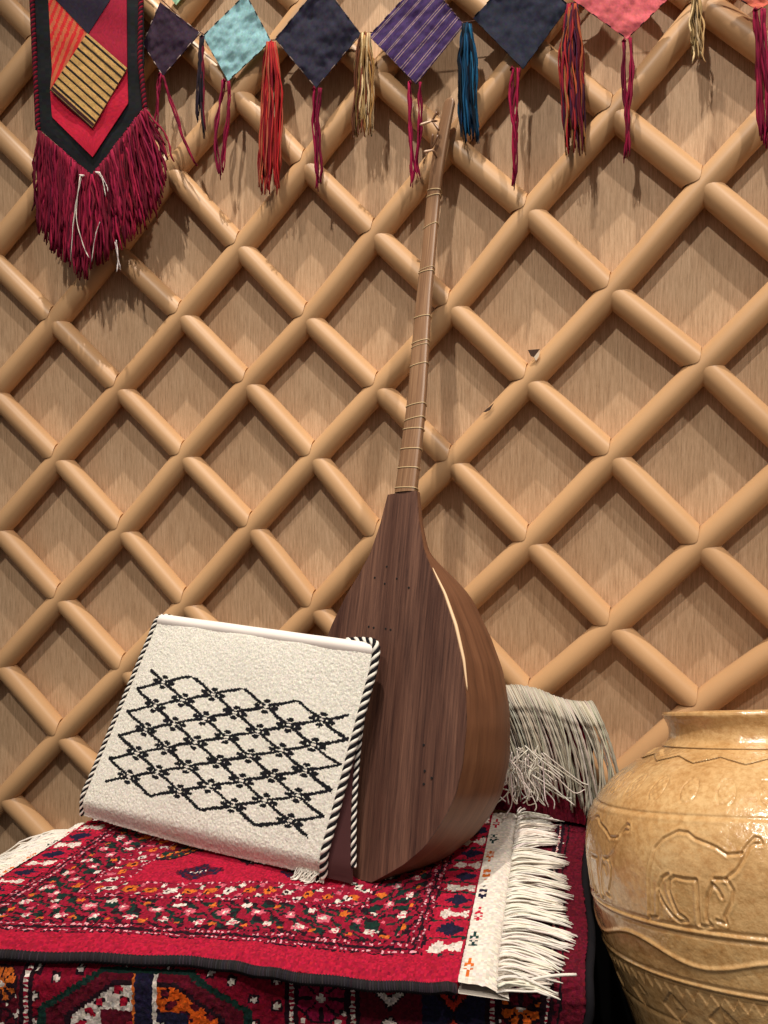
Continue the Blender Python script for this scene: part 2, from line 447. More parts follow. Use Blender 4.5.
xs = np.linspace(0, 1, int(.652/kn)+1); ss = np.concatenate([np.linspace(.325, 0, 140), -np.arange(1, 125)*kn])
G = np.zeros((len(xs), len(ss), 3)); C_ = np.zeros((len(xs)-1, len(ss)-1, 3))
for i, x in enumerate(xs):
    for j, s in enumerate(ss):
        p = low_pt(x, s); p += rng.randn(3)*.0005; G[i, j] = p
for i in range(len(xs)-1):
    for j in range(len(ss)-1):
        X = 592-(1-xs[i])*.652/.00093; w = -ss[j]/.00092-8
        C_[i, j] = jitter(lower(X, w), .35)
lr = empty('rug', (-.1, .85, BZ)); tag(lr, 'dark red patterned rug draped over the bench beneath the brighter rug', 'rug')
mb = MB(); mb.grid(G, C_, flip=True)
G3 = G[:, ::6].copy()
for i in range(G3.shape[0]):
    for j in range(G3.shape[1]):
        s = ss[::6][j]; G3[i, j] += np.array([0, .011 if s < -.02 else 0, -.011 if s > -.02 else 0])
mb.grid(G3[::8], (70, 10, 26)); keep(mb.build('pile', M['pile']), lr)
P = [low_pt(1.0, s)+np.array([.004, 0, -.003]) for s in np.linspace(.325, -.26, 60)]
mb = MB(); mb.tube(P, .0042, 8, (20, 18, 22)); o = keep(mb.build('selvedge', M['yarn']), lr); o['label'] = 'black bound side edge'

# ---------------------------------------------------------------- upper rug
ZU = .303
fe = [(-120, 947), (-40, 949), (0, 950), (100, 953), (200, 957), (250, 964), (300, 972), (380, 980), (440, 982), (458, 982)]
FE = catmull(np.array([at_z(x, y-4, ZU) for x, y in fe]), 8)
i_ = np.argmin(np.abs(FE[:, 0]+.462)); FE = FE[i_:]
BL, BR = at_z(88, 822, ZU), at_z(493, 812, ZU)
al = np.r_[0, np.cumsum(np.linalg.norm(np.diff(FE, axis=0), axis=1))]; al /= al[-1]
def up_pt(u, v):                                 # 0..1, 0..1 (front to back)
    f = np.array([np.interp(u, al, FE[:, k]) for k in range(3)]); b = BL*(1-u)+BR*u
    p = f*(1-v)+b*v
    p[2] = ZU+.0022*math.sin(7*u+1)*math.sin(6*v+.5)+.0012*math.sin(19*u+8*v)-.005*(1-sm(0, .045, v))
    return p
WU = 52.0; DU = 31.0
nu, nv = 262, 160; us, vs = np.linspace(0, 1, nu), np.linspace(0, 1, nv)
G = np.zeros((nu, nv, 3)); C_ = np.zeros((nu-1, nv-1, 3))
for i in range(nu):
    for j in range(nv): G[i, j] = up_pt(us[i], vs[j])+rng.randn(3)*np.array([.0003, .0003, .0005])
for i in range(nu-1):
    for j in range(nv-1):
        uu, v2 = us[i]*WU, vs[j]*DU
        wu = .16*math.sin(uu*2.9+1.3*math.sin(v2*1.7))+.05*rng.randn(); wv = .12*math.sin(v2*2.3+1.1*math.sin(uu*1.3))+.05*rng.randn()
        C_[i, j] = jitter(upper(uu+wu*sm(0, .5, min(uu, WU-uu)), max(v2+wv, 0), WU), .28)
ur = empty('rug', (-.15, .85, ZL)); tag(ur, 'bright crimson patterned rug with white fringed ends, lying on top under the bag and lute', 'rug')
mb = MB(); mb.grid(G); mb = MB(); mb.grid(G, C_)
Gb = G[::6, ::6].copy(); Gb[:, :, 2] = ZL+.001; mb.grid(Gb, (120, 16, 40), flip=True)
for edge in (G[:, 0], G[:, -1][::-1], G[0][::-1], G[-1]):
    lo = edge.copy(); lo[:, 2] = ZL+.001; mb.grid(np.stack([edge, lo], 1), (150, 18, 44), flip=True)
keep(mb.build('pile', M['pile']), ur)
P = catmull(FE[::3]+np.array([0, -.0035, -.007]), 3); P[:, 2] += .0008*np.sin(np.arange(len(P))*.9)
mb = MB(); mb.tube(P, .0046, 10, (34, 30, 34))
for k in range(230):                              # binding yarn wraps
    t = k/229*(len(P)-2); i = int(t); p = P[i]*(1-t+i)+P[i+1]*(t-i); T = P[i+1]-P[i]; T /= np.linalg.norm(T)
    a = np.linspace(0, 2*PI, 9); s1 = np.cross(T, [0, 0, 1]); s2 = np.cross(T, s1)
    mb.tube([p+.0046*(math.cos(q_)*s1+math.sin(q_)*s2)+T*.0012*q_/PI for q_ in a], .0007, 4, jitter((44, 38, 42), .5), cap=False)
o = keep(mb.build('selvedge', M['yarn']), ur); o['label'] = 'black wrapped front edge'
def kilim(left):
    u0 = 0.0 if left else 1.0; n1, n2 = 150, 16; G = np.zeros((n1, n2, 3)); C_ = np.zeros((n1-1, n2-1, 3)); wd = .043 if not left else .022
    vv = np.linspace(-.012, 1, n1)
    for i, v in enumerate(vv):
        p = up_pt(u0, max(v, 0)); q_ = up_pt(u0+(-.02 if not left else .02), max(v, 0)); d = (p-q_); d[2] = 0; d /= np.linalg.norm(d)
        for j in range(n2):
            x = wd*j/(n2-1); zz = (ZU-.001)*(1-sm(.5, 1, j/(n2-1)))+(ZL+.003)*sm(.5, 1, j/(n2-1))
            G[i, j] = [p[0]+d[0]*x, p[1]+d[1]*x+min(v, 0)*.3-.010*j/(n2-1)*(1-sm(0, .12, v)), zz+rng.randn()*.0003]
    for i in range(n1-1):
        for j in range(n2-1):
            c = (226, 216, 204); a = i % 18; b = j
            if 1 <= b <= 4:
                cell = (i//18) % 5; cc = [ORA, (30, 60, 56), (190, 30, 60), NAV, ORA][cell]
                if abs(a-9+1.5*math.sin(i*1.7))+abs(b-2.0)*2.4 < 5: c = cc
                if abs(a-9)+abs(b-2) < 1.2: c = WHT
            C_[i, j] = jitter(c, .16)
    mb = MB(); mb.grid(G, C_, flip=left)
    lo = G.copy(); lo[:, :, 2] = ZL+.0015; mb.grid(lo, (200, 190, 178), flip=not left)
    o = keep(mb.build('woven_end', M['weave']), ur); o['label'] = 'white flat-woven end strip with small coloured motifs'
    return G
GK = kilim(False); GL = kilim(True)
mb = MB()
for k in range(430):                             # right fringe: clumped white cords
    t = (k+.5)/430; ed = GK[int(t*149), -3]; v = t; cn = int(t*34+.3*math.sin(t*90)); rc = np.random.RandomState(900+cn)
    ca, cb, cc, cl_ = rc.randn(4); off_ = (t*34-cn-.5)
    ang = -.04+.95*v**2.0+ca*.13-off_*.13+rng.randn()*.05
    if v < .04: ang = .30+rng.rand()*.3
    ln = (.066-.012*v)*(.72+.28*sm(0, .3, v))*(1+.05*cl_+rng.randn()*.04); n = 10; P = []; h0 = rng.rand()*.007
    dx, dy = math.cos(ang), math.sin(ang); bend = -.010+.005*cb+rng.randn()*.002; wv = rng.rand()*6
    for q_ in range(n):
        s = q_/(n-1); z = ZL+.0025+.011*(1-s)*(.5+h0*60)*math.sin(min(s*3+.5, PI/2))+h0*(1-s*.7)
        lat_ = bend*s*s+.0012*math.sin(s*7+wv)+.002*cc*math.sin(s*PI)
        P.append([ed[0]-.004+dx*ln*s-dy*lat_, ed[1]+dy*ln*s+dx*lat_, z])
    c = jitter((232, 224, 212), .10); mb.tube(P, [.00095]*7+[.0009, .0007, .0005], 5, c)
P = [GK[2, -3]+np.array([.070*s, .020*s+.004*math.sin(s*3), .003+.006*s*(1-s)]) for s in np.linspace(0, 1, 12)]
mb.tube(P, .0013, 6, (232, 226, 216))
o = keep(mb.build('fringe', M['yarn']), ur); o['label'] = 'white cotton fringe on the right end'
mb = MB()
for k in range(260):                             # left fringe
    t = (k+.5)/260; ed = GL[int(t*149), -3]; ang = PI+.15+.35*math.sin(t*9)+rng.randn()*.12; ln = .07*(1+.1*rng.randn()); P = []
    for q_ in range(8):
        s = q_/7; P.append([ed[0]+.003+math.cos(ang)*ln*s*1.15, ed[1]+math.sin(ang)*ln*s, ZL+.004+.006*math.sin(s*PI)*rng.rand()-.03*s*s*(t > .0)])
    mb.tube(P, .0011, 5, jitter((226, 218, 206), .1))
o = keep(mb.build('fringe', M['yarn']), ur); o['label'] = 'white cotton fringe on the left end'

# ---------------------------------------------------------------- folded rug end with grey fringe behind the lute
fr = empty('folded_rug', (.17, .97, ZL)); tag(fr, 'folded dark maroon rug against the lattice with a long grey fringe draped over it', 'rug')
def fold_pt(x, a):                               # x 0..1 across, a 0..1 round the fold profile
    c0, c1 = np.array([.122, 1.044]), np.array([.272, .984]); c = c0*(1-x)+c1*x
    nx = np.array([-.287, -.958])                # towards the camera
    H = .154+.006*math.sin(x*5); T = .013
    prof = [(-1, 0), (-1, .3), (-1, .6), (-.95, .85), (-.6, .97), (0, 1), (.6, .97), (1.1, .85), (1.4, .6), (1.7, .3), (1.9, 0)]
    k = a*(len(prof)-1); i = min(int(k), len(prof)-2); f = k-i
    y = prof[i][0]*(1-f)+prof[i+1][0]*f; z = prof[i][1]*(1-f)+prof[i+1][1]*f
    p = c+nx*T*y; return np.array([p[0], p[1], ZL+.004+H*z+.002*math.sin(11*x+5*a)])
XS, AS = np.linspace(0, 1, 90), np.linspace(0, 1, 90)
G = np.array([[fold_pt(x, a)+rng.randn(3)*.0005 for a in AS] for x in XS]); C_ = np.zeros((89, 89, 3))
for i in range(89):
    for j in range(89):
        c = MAR; 
        if i > 78: c = (110, 14, 36) if i < 85 else (20, 18, 22)
        C_[i, j] = jitter(c, .3)
mb = MB(); mb.grid(G, C_)
for e, fl_ in ((G[0], False), (G[-1], True)):
    mb.add(e, [tuple(range(90)) if fl_ else tuple(range(90))[::-1]], (60, 10, 24))
keep(mb.build('pile', M['pile']), fr)
mb = MB()
for k in range(112):
    x = k/111; x0 = .04+x*.95; ln = .104+.02*rng.rand(); sh = .040*(1-x)**.6+.012; P = []
    cr = rng.randn()*.010+.006*math.sin(k*.8); out = .003+.010*rng.rand()
    top = fold_pt(x0, .50); 
    P.append(fold_pt(x0-.03, .30)+[0, 0, .002]); P.append(fold_pt(x0-.01, .42)+[0, 0, .003]); P.append(top+[0, 0, .003+.002*rng.rand()])
    for s in np.linspace(.12, 1, 9):
        y = -out-.012*math.sin(s*2)-.01*s
        P.append(top+np.array([sh*s+cr*s*s+.006*math.sin(s*3)*(x > .8), y-.016, -ln*s*s*.55-ln*.55*s]))
    g = 160+30*rng.rand()
    PP = catmull(np.array(P), 3); mb.tube(PP, .00125*(1+.25*np.sin(np.arange(len(PP))*1.9)), 5, jitter((g+6, g-2, g-18), .1))
for k in range(60):                               # loose tangle at the left foot of the fringe
    a = at(500+45*rng.rand(), 745+30*rng.rand(), .945+.02*rng.rand()); d = np.array([.03*rng.randn(), -.01*rng.rand(), -.035-.02*rng.rand()])
    P = catmull([a, a+d*.4+rng.randn(3)*.004, a+d*.8+rng.randn(3)*.004, a+d], 4); P[:, 2] = np.maximum(P[:, 2], ZL+.004)
    mb.tube(P, .0008, 4, jitter((214, 205, 194), .1))
o = keep(mb.build('fringe', M['yarn']), fr); o['label'] = 'long grey twisted fringe'

# ---------------------------------------------------------------- long-necked lute
P0 = at(364, 880, .8157); P1 = wpx(431, 205, .016)
T_ = P1-P0; LEN = np.linalg.norm(T_); T_ /= LEN
PSI = math.radians(40)
n_ = np.array([-math.sin(PSI), -math.cos(PSI), 0]); n_ -= T_*np.dot(n_, T_); n_ /= np.linalg.norm(n_); U_ = np.cross(T_, n_)
U_ = -U_ if U_[0] < 0 else U_
def board_hit(px, py):
    d = ray(px, py); o_ = np.array([0, 0, CH]); t = np.dot(P0-o_, n_)/np.dot(d, n_); p = o_+d*t-P0
    return np.dot(p, T_), np.dot(p, U_)
def proj(P):
    x, y, z = P[0], P[1], P[2]-CH; d = y*cp-z*sp; return 384+F*x/d, 512-F*(z*cp+y*sp)/d
edge = [board_hit(*p) for p in ((388, 874), (405, 864), (425, 847), (444, 820), (456, 795), (463, 765), (467, 725), (466, 695), (462, 660), (454, 625), (443, 593), (432, 570), (424, 550), (419, 520), (417, 491))]
edge = [(0.0, .012)]+[(a, b) for a, b in edge]
et, ew = np.array([e[0] for e in edge]), np.array([e[1] for e in edge]); TJ = et[-1]
sil = [(875, 415), (855, 450), (830, 480), (800, 500), (760, 510), (710, 510), (670, 503), (635, 490), (595, 470), (572, 448), (556, 430), (530, 424), (495, 420)]
print('lute', LEN, TJ, edge)
ts = np.concatenate([np.linspace(0, .02, 6)[:-1], np.linspace(.02, TJ, 70)])
def W_(t):
    w = np.interp(t, et, ew)
    return w
def sec(t, a, b, ex=2.5):
    w = W_(t); ca, sa = math.cos(a), math.sin(a)
    return P0+T_*t+U_*w*np.sign(ca)*abs(ca)**(2/ex)-n_*b*abs(sa)**(2/ex)
AA = np.linspace(0, PI, 41)
sy = np.array([s_[0] for s_ in sil][::-1]); sx = np.array([s_[1] for s_ in sil][::-1])
bs = []
for t in ts:
    lo, hi = .004, .190
    for _ in range(22):
        mid = (lo+hi)/2; pr = [proj(sec(t, a, mid)) for a in AA[:21]]
        k = max(range(21), key=lambda q_: pr[q_][0]); x, y = pr[k]
        if x < np.interp(y, sy, sx): lo = mid
        else: hi = mid
    bs.append(mid)
bs = np.array(bs); bs = np.minimum(bs, .040+5.5*ts)
for _ in range(3): bs[1:-1] = (bs[:-2]+2*bs[1:-1]+bs[2:])/4
print('bowl depth', np.round(bs[::6], 3))
zmin = min(sec(t, a, b)[2] for t, b in zip(ts, bs) for a in AA); print('bowl zmin', zmin, 'rug', ZU)
lute = empty('long_necked_lute', tuple(P0)); tag(lute, 'brown wooden long-necked lute with a pear-shaped body leaning against the lattice', 'lute')
G = np.array([[sec(t, a, b) for a in AA] for t, b in zip(ts, bs)]); mb = MB(); mb.grid(G)
uv = [(k*.006, t) for t in ts for k in range(len(AA))]
keep(mb.build('bowl', M['bowl'], uv=uv), lute)
mb = MB(); K = 31; G = []; uv = []
for t in ts:
    w = W_(t)
    for k in range(K): x = -1+2*k/(K-1); G.append(P0+T_*t+U_*w*x+n_*(.0012+.001*(1-x*x))); uv.append((w*x, t))
G = np.array(G).reshape(len(ts), K, 3); mb.grid(G, flip=True)
back = G-n_*.002
mb.grid(back); 
for e in (0, -1): mb.grid(np.stack([G[:, e], back[:, e]], 1), flip=(e == 0))
uv = uv+uv+[uv[i*K+(0 if e == 0 else K-1)] for e in (0, -1) for i in range(len(ts)) for _ in (0, 1)]
keep(mb.build('soundboard', M['walnut'], uv=uv, sharp=40), lute)
M['binding'] = mat('pale_edge', (224, 190, 150), .5)
mb = MB(); tt = np.linspace(np.interp(575, [490, 880], [TJ, 0]), np.interp(695, [490, 880], [TJ, 0]), 30)
mb.tube([P0+T_*t+U_*(W_(t)+.0008)-n_*.0025 for t in tt], [.0004+.0017*math.sin(PI*i/29)**.7 for i in range(30)], 8)
o = keep(mb.build('edge_strip', M['binding']), lute); o['label'] = 'pale bare wood along the soundboard edge'
M['hole'] = mat('hole_black', (12, 8, 8), .9)
for x, y in ((376, 578), (388, 567), (386, 584), (398, 579), (370, 627), (375, 628), (387, 629), (392, 630), (410, 588), (425, 745), (426, 771), (433, 778), (425, 784)):
    t, u = board_hit(x, y); c = P0+T_*t+U_*u+n_*.0027; mb = MB()
    mb.add([c+.0013*(math.cos(a)*T_+math.sin(a)*U_) for a in np.arange(12)*PI/6]+[c-n_*.0012+.0013*(math.cos(a)*T_+math.sin(a)*U_) for a in np.arange(12)*PI/6],
           [tuple(range(12)), tuple(range(12, 24))[::-1]]+[(k, 12+k, 12+(k+1) % 12, (k+1) % 12) for k in range(12)])
    keep(mb.build('sound_hole', M['hole'], smooth=False), lute)
# neck: follows the axis, then the head bends to the right
cl = [(405, 489), (411, 440), (416, 395), (423, 300), (428, 250), (432, 205), (436, 170), (441, 140), (449, 102)]
hw = [.0158, .0150, .0138, .0118, .0108, .0108, .0108, .0106, .0088]
NP = []
for (x, y), w in zip(cl, hw):
    t, u = board_hit(x, y)
    NP.append(P0+T_*t+U_*u if y > 205 else wpx(x, y, .0150))
NP = np.array(NP); nn = 7; NPc = catmull(NP, nn); hwc = np.interp(np.arange(len(NPc))/nn, np.arange(len(hw)), hw)
def neck_ring(p, d, w, grow=0.0, K=28):
    s_ = np.cross(d, n_); s_ /= np.linalg.norm(s_); s_ = s_ if np.dot(s_, U_) > 0 else -s_; out = []
    for k in range(K):
        a = 2*PI*k/K; x, y = math.cos(a), math.sin(a)
        y2 = y*.25 if y > 0 else y*1.0
        out.append(p+s_*(w+grow)*x+n_*(w+grow)*(y2))
    return out
D_ = np.gradient(NPc, axis=0); D_ /= np.linalg.norm(D_, axis=1)[:, None]
R_ = [neck_ring(p, d, w) for p, d, w in zip(NPc, D_, hwc)]
endp = NPc[-1]; de = D_[-1]
R_ += [neck_ring(endp+de*.003, de, hwc[-1]*.85), neck_ring(endp+de*.005, de, hwc[-1]*.5)]
R_.insert(0, neck_ring(NPc[0]-D_[0]*.004, D_[0], hwc[0]*.99))
G = np.array(R_); mb = MB(); mb.grid(np.transpose(G, (1, 0, 2)), wrap=True)
nR = len(R_); mb.f.append(tuple(k*nR+nR-1 for k in range(28))); mb.c.append(np.full((1, 3), 200.)); mb.m.append(0)
acc = np.r_[0, np.cumsum(np.linalg.norm(np.diff(G[:, 0], axis=0), axis=1))]
uv = [(.0045*k, acc[i]) for k in range(28) for i in range(nR)]
keep(mb.build('neck', M['neck'], uv=uv), lute)
M['gut'] = mat('gut', (206, 180, 138), .4)
cy = np.array([proj(p)[1] for p in NPc])
for y in (190, 196, 226, 269, 272, 317, 342, 346, 365, 405, 419, 429, 449, 468, 488):
    p = np.array([np.interp(y, cy[::-1], NPc[::-1, k]) for k in range(3)]); w = np.interp(y, cy[::-1], hwc[::-1])
    d = np.array([np.interp(y, cy[::-1], D_[::-1, k]) for k in range(3)]); tl = (hsh(y, 3)-.5)*.18
    rg = neck_ring(p, d, w, .0006); rg = [q_+d*tl*np.dot(q_-p, U_) for q_ in rg]; rg.append(rg[0]); rg.append(rg[1])
    mb = MB(); mb.tube(rg, .0007 if y not in (346, 269) else .0005, 6, cap=False); keep(mb.build('fret', M['gut']), lute)
M['peg'] = mat('peg_wood', (128, 92, 66), .4); M['peg2'] = mat('peg_pale', (214, 178, 148), .4)
yb = proj(NPc[-8])[1]
def npx(x, y, off):
    return wpx(x, y, .015+off)
for legs in ((((437, 121), (432, 121)), ((432, 121), (420, 125)), ((432, 121), (437, 112)), ((433, 122), (439, 130))),
             (((437, 158), (433, 150)), ((433, 150), (424, 152)), ((432, 148), (438, 135)), ((431, 148), (433, 134)))):
    mb = MB()
    for k, (a, b) in enumerate(legs):
        A_, B_ = npx(*a, .008 if k else .002), npx(*b, .010+.003*(k % 2)); P = [A_+(B_-A_)*s for s in np.linspace(0, 1, 7)]
        mb.tube(P, [.0012, .0014, .0016, .0017, .0018, .0019, .0014], 8, mat=1 if k == 1 else 0)
    keep(mb.build('tuning_peg', [M['peg'], M['peg2']]), lute)

# ---------------------------------------------------------------- woven cushion-like bag
TL, TR, BRc, BLc = at(158, 620, 1.000), at(377, 651, .862), at(317, 877, .800), at(76, 815, .930)
bag = empty('woven_bag', tuple((BRc+BLc)/2)); tag(bag, 'cream woven bag with black diamond pattern and braided edges leaning on the lute', 'bag')
BTR, BBR, BBL, BTL = TR+[-.005, .009, -.002], at_z(353, 884, .305), BLc+[.010, .022, -.012], TL+[0, .010, 0]
BN = np.cross(TR-TL, BLc-TL); BN /= np.linalg.norm(BN); BN = BN if BN[1] < 0 else -BN
def homog(src, dst):
    A = []; b = []
    for (x, y), (u, v) in zip(src, dst):
        A += [[x, y, 1, 0, 0, 0, -u*x, -u*y], [0, 0, 0, x, y, 1, -v*x, -v*y]]; b += [u, v]
    h = np.linalg.solve(np.array(A, float), np.array(b, float)); return np.append(h, 1).reshape(3, 3)
def hap(H, p): q_ = H@np.array([p[0], p[1], 1]); return q_[:2]/q_[2]
Hpx = homog([(158, 620), (377, 651), (317, 877), (76, 815)], [(0, 0), (1, 0), (1, 1), (0, 1)])
nodes_px = [(168.5, 679.7), (324.7, 716), (292.4, 817.8), (132.2, 774)]
Hn = homog([hap(Hpx, p) for p in nodes_px], [(0, 0), (3, 0), (3, 4), (0, 4)])
def bag_pt(u, v, side=1):
    p = TL*(1-u)*(1-v)+TR*u*(1-v)+BRc*u*v+BLc*(1-u)*v
    e = math.sin(PI*min(max(u, 0), 1))**.5*math.sin(PI*min(max(v, 0), 1))**.5
    wr = .0016*math.sin(5*u+3*v)+.001*math.sin(11*u-7*v+2)
    sag = -.007*math.sin(PI*v)*(1-u)**2
    if side == 1:
        rr = sm(.90, 1.0, v); return p+BN*(.007*e+wr*e-.012*rr*rr)+np.array([0, 0, -.004*math.sin(PI*u)*rr])+(TR-TL)*sag*-.3*0
    p = BTL*(1-u)*(1-v)+BTR*u*(1-v)+BBR*u*v+BBL*(1-u)*v
    p = p+np.array([-.008, 0, 0])*math.sin(PI*v)*u**4
    return p-BN*.006*e
nu, nv = 270, 216; us, vs = np.linspace(0, 1, nu), np.linspace(0, 1, nv); G = np.zeros((nu, nv, 3)); C_ = np.zeros((nu-1, nv-1, 3))
for i in range(nu):
    for j in range(nv): G[i, j] = bag_pt(us[i], vs[j])+rng.randn(3)*.00028
BLK = (26, 26, 30)
def bagcol(u, v):
    u += .0018*math.sin(v*70)+.0012*math.sin(v*190); v += .002*math.sin(u*60)
    m_, n2 = hap(Hn, (u, v)); blk = False
    p_, q_ = m_+n2, m_-n2
    dl = min(abs(p_-round(p_)), abs(q_-round(q_)))
    on_q = abs(q_-round(q_)) < abs(p_-round(p_))
    inside = -.52 <= m_ <= 3.52 and -.50 <= n2 <= 4.52
    if inside and dl < .070+.016*math.sin(m_*37)*math.sin(n2*41):
        blk = True
        if m_ < 0 and n2 < 0 and not (on_q and round(q_) == 0 and m_ > -.38): blk = False
        if m_ > 3 and n2 < 0 and not (not on_q and round(p_) == 3 and m_ < 3.42): blk = False
        if m_ < 0 and n2 > 4 and not (not on_q and round(p_) == 4 and m_ > -.42): blk = False
        if m_ > 3 and n2 > 4 and not (on_q and round(q_) == -1 and m_ < 3.36): blk = False
    # small flowers where the lines cross
    for bm, bn in ((round(m_), round(n2)), (round(m_-.5)+.5, round(n2-.5)+.5)):
        if -.01 <= bm <= 3.01 and -.01 <= bn <= 4.01:
            for ox, oy in ((.17, .0), (-.17, .0), (.0, -.21), (.0, .21)):
                if math.hypot(m_-bm-ox, (n2-bn-oy)*.8) < .066: blk = True
            if math.hypot(m_-bm, n2-bn) < .045: blk = False
    return blk
for i in range(nu-1):
    for j in range(nv-1):
        C_[i, j] = jitter(BLK, .5) if bagcol(us[i], vs[j]) else jitter((226, 220, 208), .13)
mb = MB(); mb.grid(G, C_, flip=True); keep(mb.build('front_panel', M['weave']), bag)
Gf, Gb = G[::6, ::5], None
us2, vs2 = us[::6], vs[::5]; us2 = np.append(us2[:-1], 1.0) if us2[-1] != 1 else us2
Gb = np.array([[bag_pt(u, v, -1) for v in np.append(vs2, 1.0)] for u in np.append(us2, 1.0)])
mb = MB(); mb.grid(Gb, (196, 182, 164)); 
def strip(ptsA, ptsB, c, fl_): mb.grid(np.stack([np.array(ptsA), np.array(ptsB)], 1), c, flip=fl_)
TT = np.linspace(0, 1, 40)
strip([bag_pt(u, 1) for u in TT], [bag_pt(u, 1, -1) for u in TT], (190, 176, 158), True)
strip([bag_pt(0, v) for v in TT], [bag_pt(0, v, -1) for v in TT], (150, 130, 118), True)
strip([bag_pt(u, 0) for u in TT], [bag_pt(u, 0, -1) for u in TT], (214, 206, 192), False)
keep(mb.build('back_panel', M['weave']), bag)
mb = MB(); strip([bag_pt(1, v)-BN*.001 for v in TT], [bag_pt(1, v, -1)+BN*.001 for v in TT], (74, 44, 44), False)
o = keep(mb.build('gusset', M['cloth']), bag); o['label'] = 'dark brown gusset between the braids'
mb = MB(); rows = []
for u in np.linspace(.005, .985, 60):
    p = bag_pt(u, 0); up = (TL-BLc)/np.linalg.norm(TL-BLc); wv = .0007*math.sin(u*25)
    rows.append([p+up*(.0015+h)+BN*(.0035*math.sin(PI*(h+.007)/.014)+wv) for h in np.linspace(-.007, .007, 7)]+[p-BN*.008+up*.007, p-BN*.010-up*.004])
mb.grid(np.array(rows), (240, 230, 222), flip=False)
o = keep(mb.build('zip_tape', M['satin']), bag); o['label'] = 'white satin zip edging along the top'
def braid(P, r=.0027, pitch=.021, name='braid', lab='black and white braided cord'):
    P = np.asarray(P); L_ = np.r_[0, np.cumsum(np.linalg.norm(np.diff(P, axis=0), axis=1))]; n = int(L_[-1]/.0009)
    s = np.linspace(0, L_[-1], n); Q = np.array([np.interp(s, L_, P[:, k]) for k in range(3)]).T
    T = np.gradient(Q, axis=0); T /= np.linalg.norm(T, axis=1)[:, None]; A1 = np.cross(T, BN); A1 /= np.linalg.norm(A1, axis=1)[:, None]; A2 = np.cross(T, A1)
    mb = MB()
    for k in range(4):
        ph = 2*PI*s/pitch/1.0+k*PI/2
        mb.tube(Q+r*(np.cos(ph)[:, None]*A1+np.sin(ph)[:, None]*A2), r*.82, 7, (232, 226, 214) if k % 2 else (24, 22, 26))
    o = keep(mb.build(name, M['yarn']), bag); o['label'] = lab; return o
up = (TR-BRc)/np.linalg.norm(TR-BRc)
# front right braid loops over the top corner and runs down the back edge
f_ = [bag_pt(1, v)+BN*.001+(TR-TL)/np.linalg.norm(TR-TL)*.002 for v in np.linspace(1.0, .02, 30)]
b_ = [bag_pt(1, v, -1)+(TR-TL)/np.linalg.norm(TR-TL)*.001 for v in np.linspace(.0, 1.0, 30)]
braid(catmull(np.array(f_[::3]+[bag_pt(1, 0)+up*.006-(TR-TL)*.01, bag_pt(.93, 0)+up*.010-BN*.006, bag_pt(.86, 0)+up*.007-BN*.008]), 6), lab='thick black and white braid on the front right edge')
braid(catmull(np.array(b_[::3]), 6), .0019, .018, lab='thinner braid on the rear right edge')
braid(catmull(np.array([bag_pt(.09, 0)+up*.004-BN*.006, bag_pt(.03, 0)+up*.007-BN*.003]+[bag_pt(0, v)+BN*.001-(TR-TL)/np.linalg.norm(TR-TL)*.001 for v in np.linspace(0, 1.0, 12)]), 6), .0017, .017, lab='black and white braid on the left edge')
mb = MB()
for k in range(46):
    a = bag_pt(.90+.10*rng.rand(), .985, 1)+rng.randn(3)*.001; d = np.array([-.010+.02*rng.rand()-.006, -.006*rng.rand(), -.012-.004*rng.rand()])
    P = catmull([a, a+d*.5+rng.randn(3)*.002, a+d], 4); P[:, 2] = np.maximum(P[:, 2], ZU+.002); mb.tube(P, .0007, 4, (232, 226, 214))
o = keep(mb.build('frayed_corner', M['yarn']), bag); o['label'] = 'frayed white yarn ends at the lower right corner'

# ---------------------------------------------------------------- glazed jar
VC = np.array([.385, .74, CH-.40]); tb, ts_ = .3251, -.0214
VA = np.array([math.sin(ts_), math.sin(tb), 1.0]); VA /= np.linalg.norm(VA)
E1 = np.array([1., 0, 0])-VA*VA[0]; E1 /= np.linalg.norm(E1); E2 = np.cross(VA, E1)
vp = [(-.335, .092), (-.33, .100), (-.30, .104), (-.24, .117), (-.18, .133), (-.12, .150), (-.08, .163), (-.0588, .1695), (-.03, .1745), (0, .1775), (.03, .1780), (.055, .1725), (.0704, .1640),
      (.085, .151), (.098, .135), (.110, .117), (.118, .103), (.1235, .0925), (.128, .0865), (.134, .0835), (.142, .0835), (.149, .0860), (.1535, .0885), (.1565, .0875), (.1570, .0850), (.154, .0810), (.145, .0765), (.12, .078), (.10, .10), (.05, .155), (-.05, .155), (-.2, .115), (-.31, .085), (-.315, .02)]
vpc = catmull(np.array(vp)[:23], 14)
HB = vpc
def seg_d(px, py, pts):
    best = 9
    for (x1, y1), (x2, y2) in zip(pts[:-1], pts[1:]):
        dx, dy = x2-x1, y2-y1; t = max(0, min(1, ((px-x1)*dx+(py-y1)*dy)/(dx*dx+dy*dy+1e-12)))
        best = min(best, math.hypot(px-x1-dx*t, py-y1-dy*t))
    return best
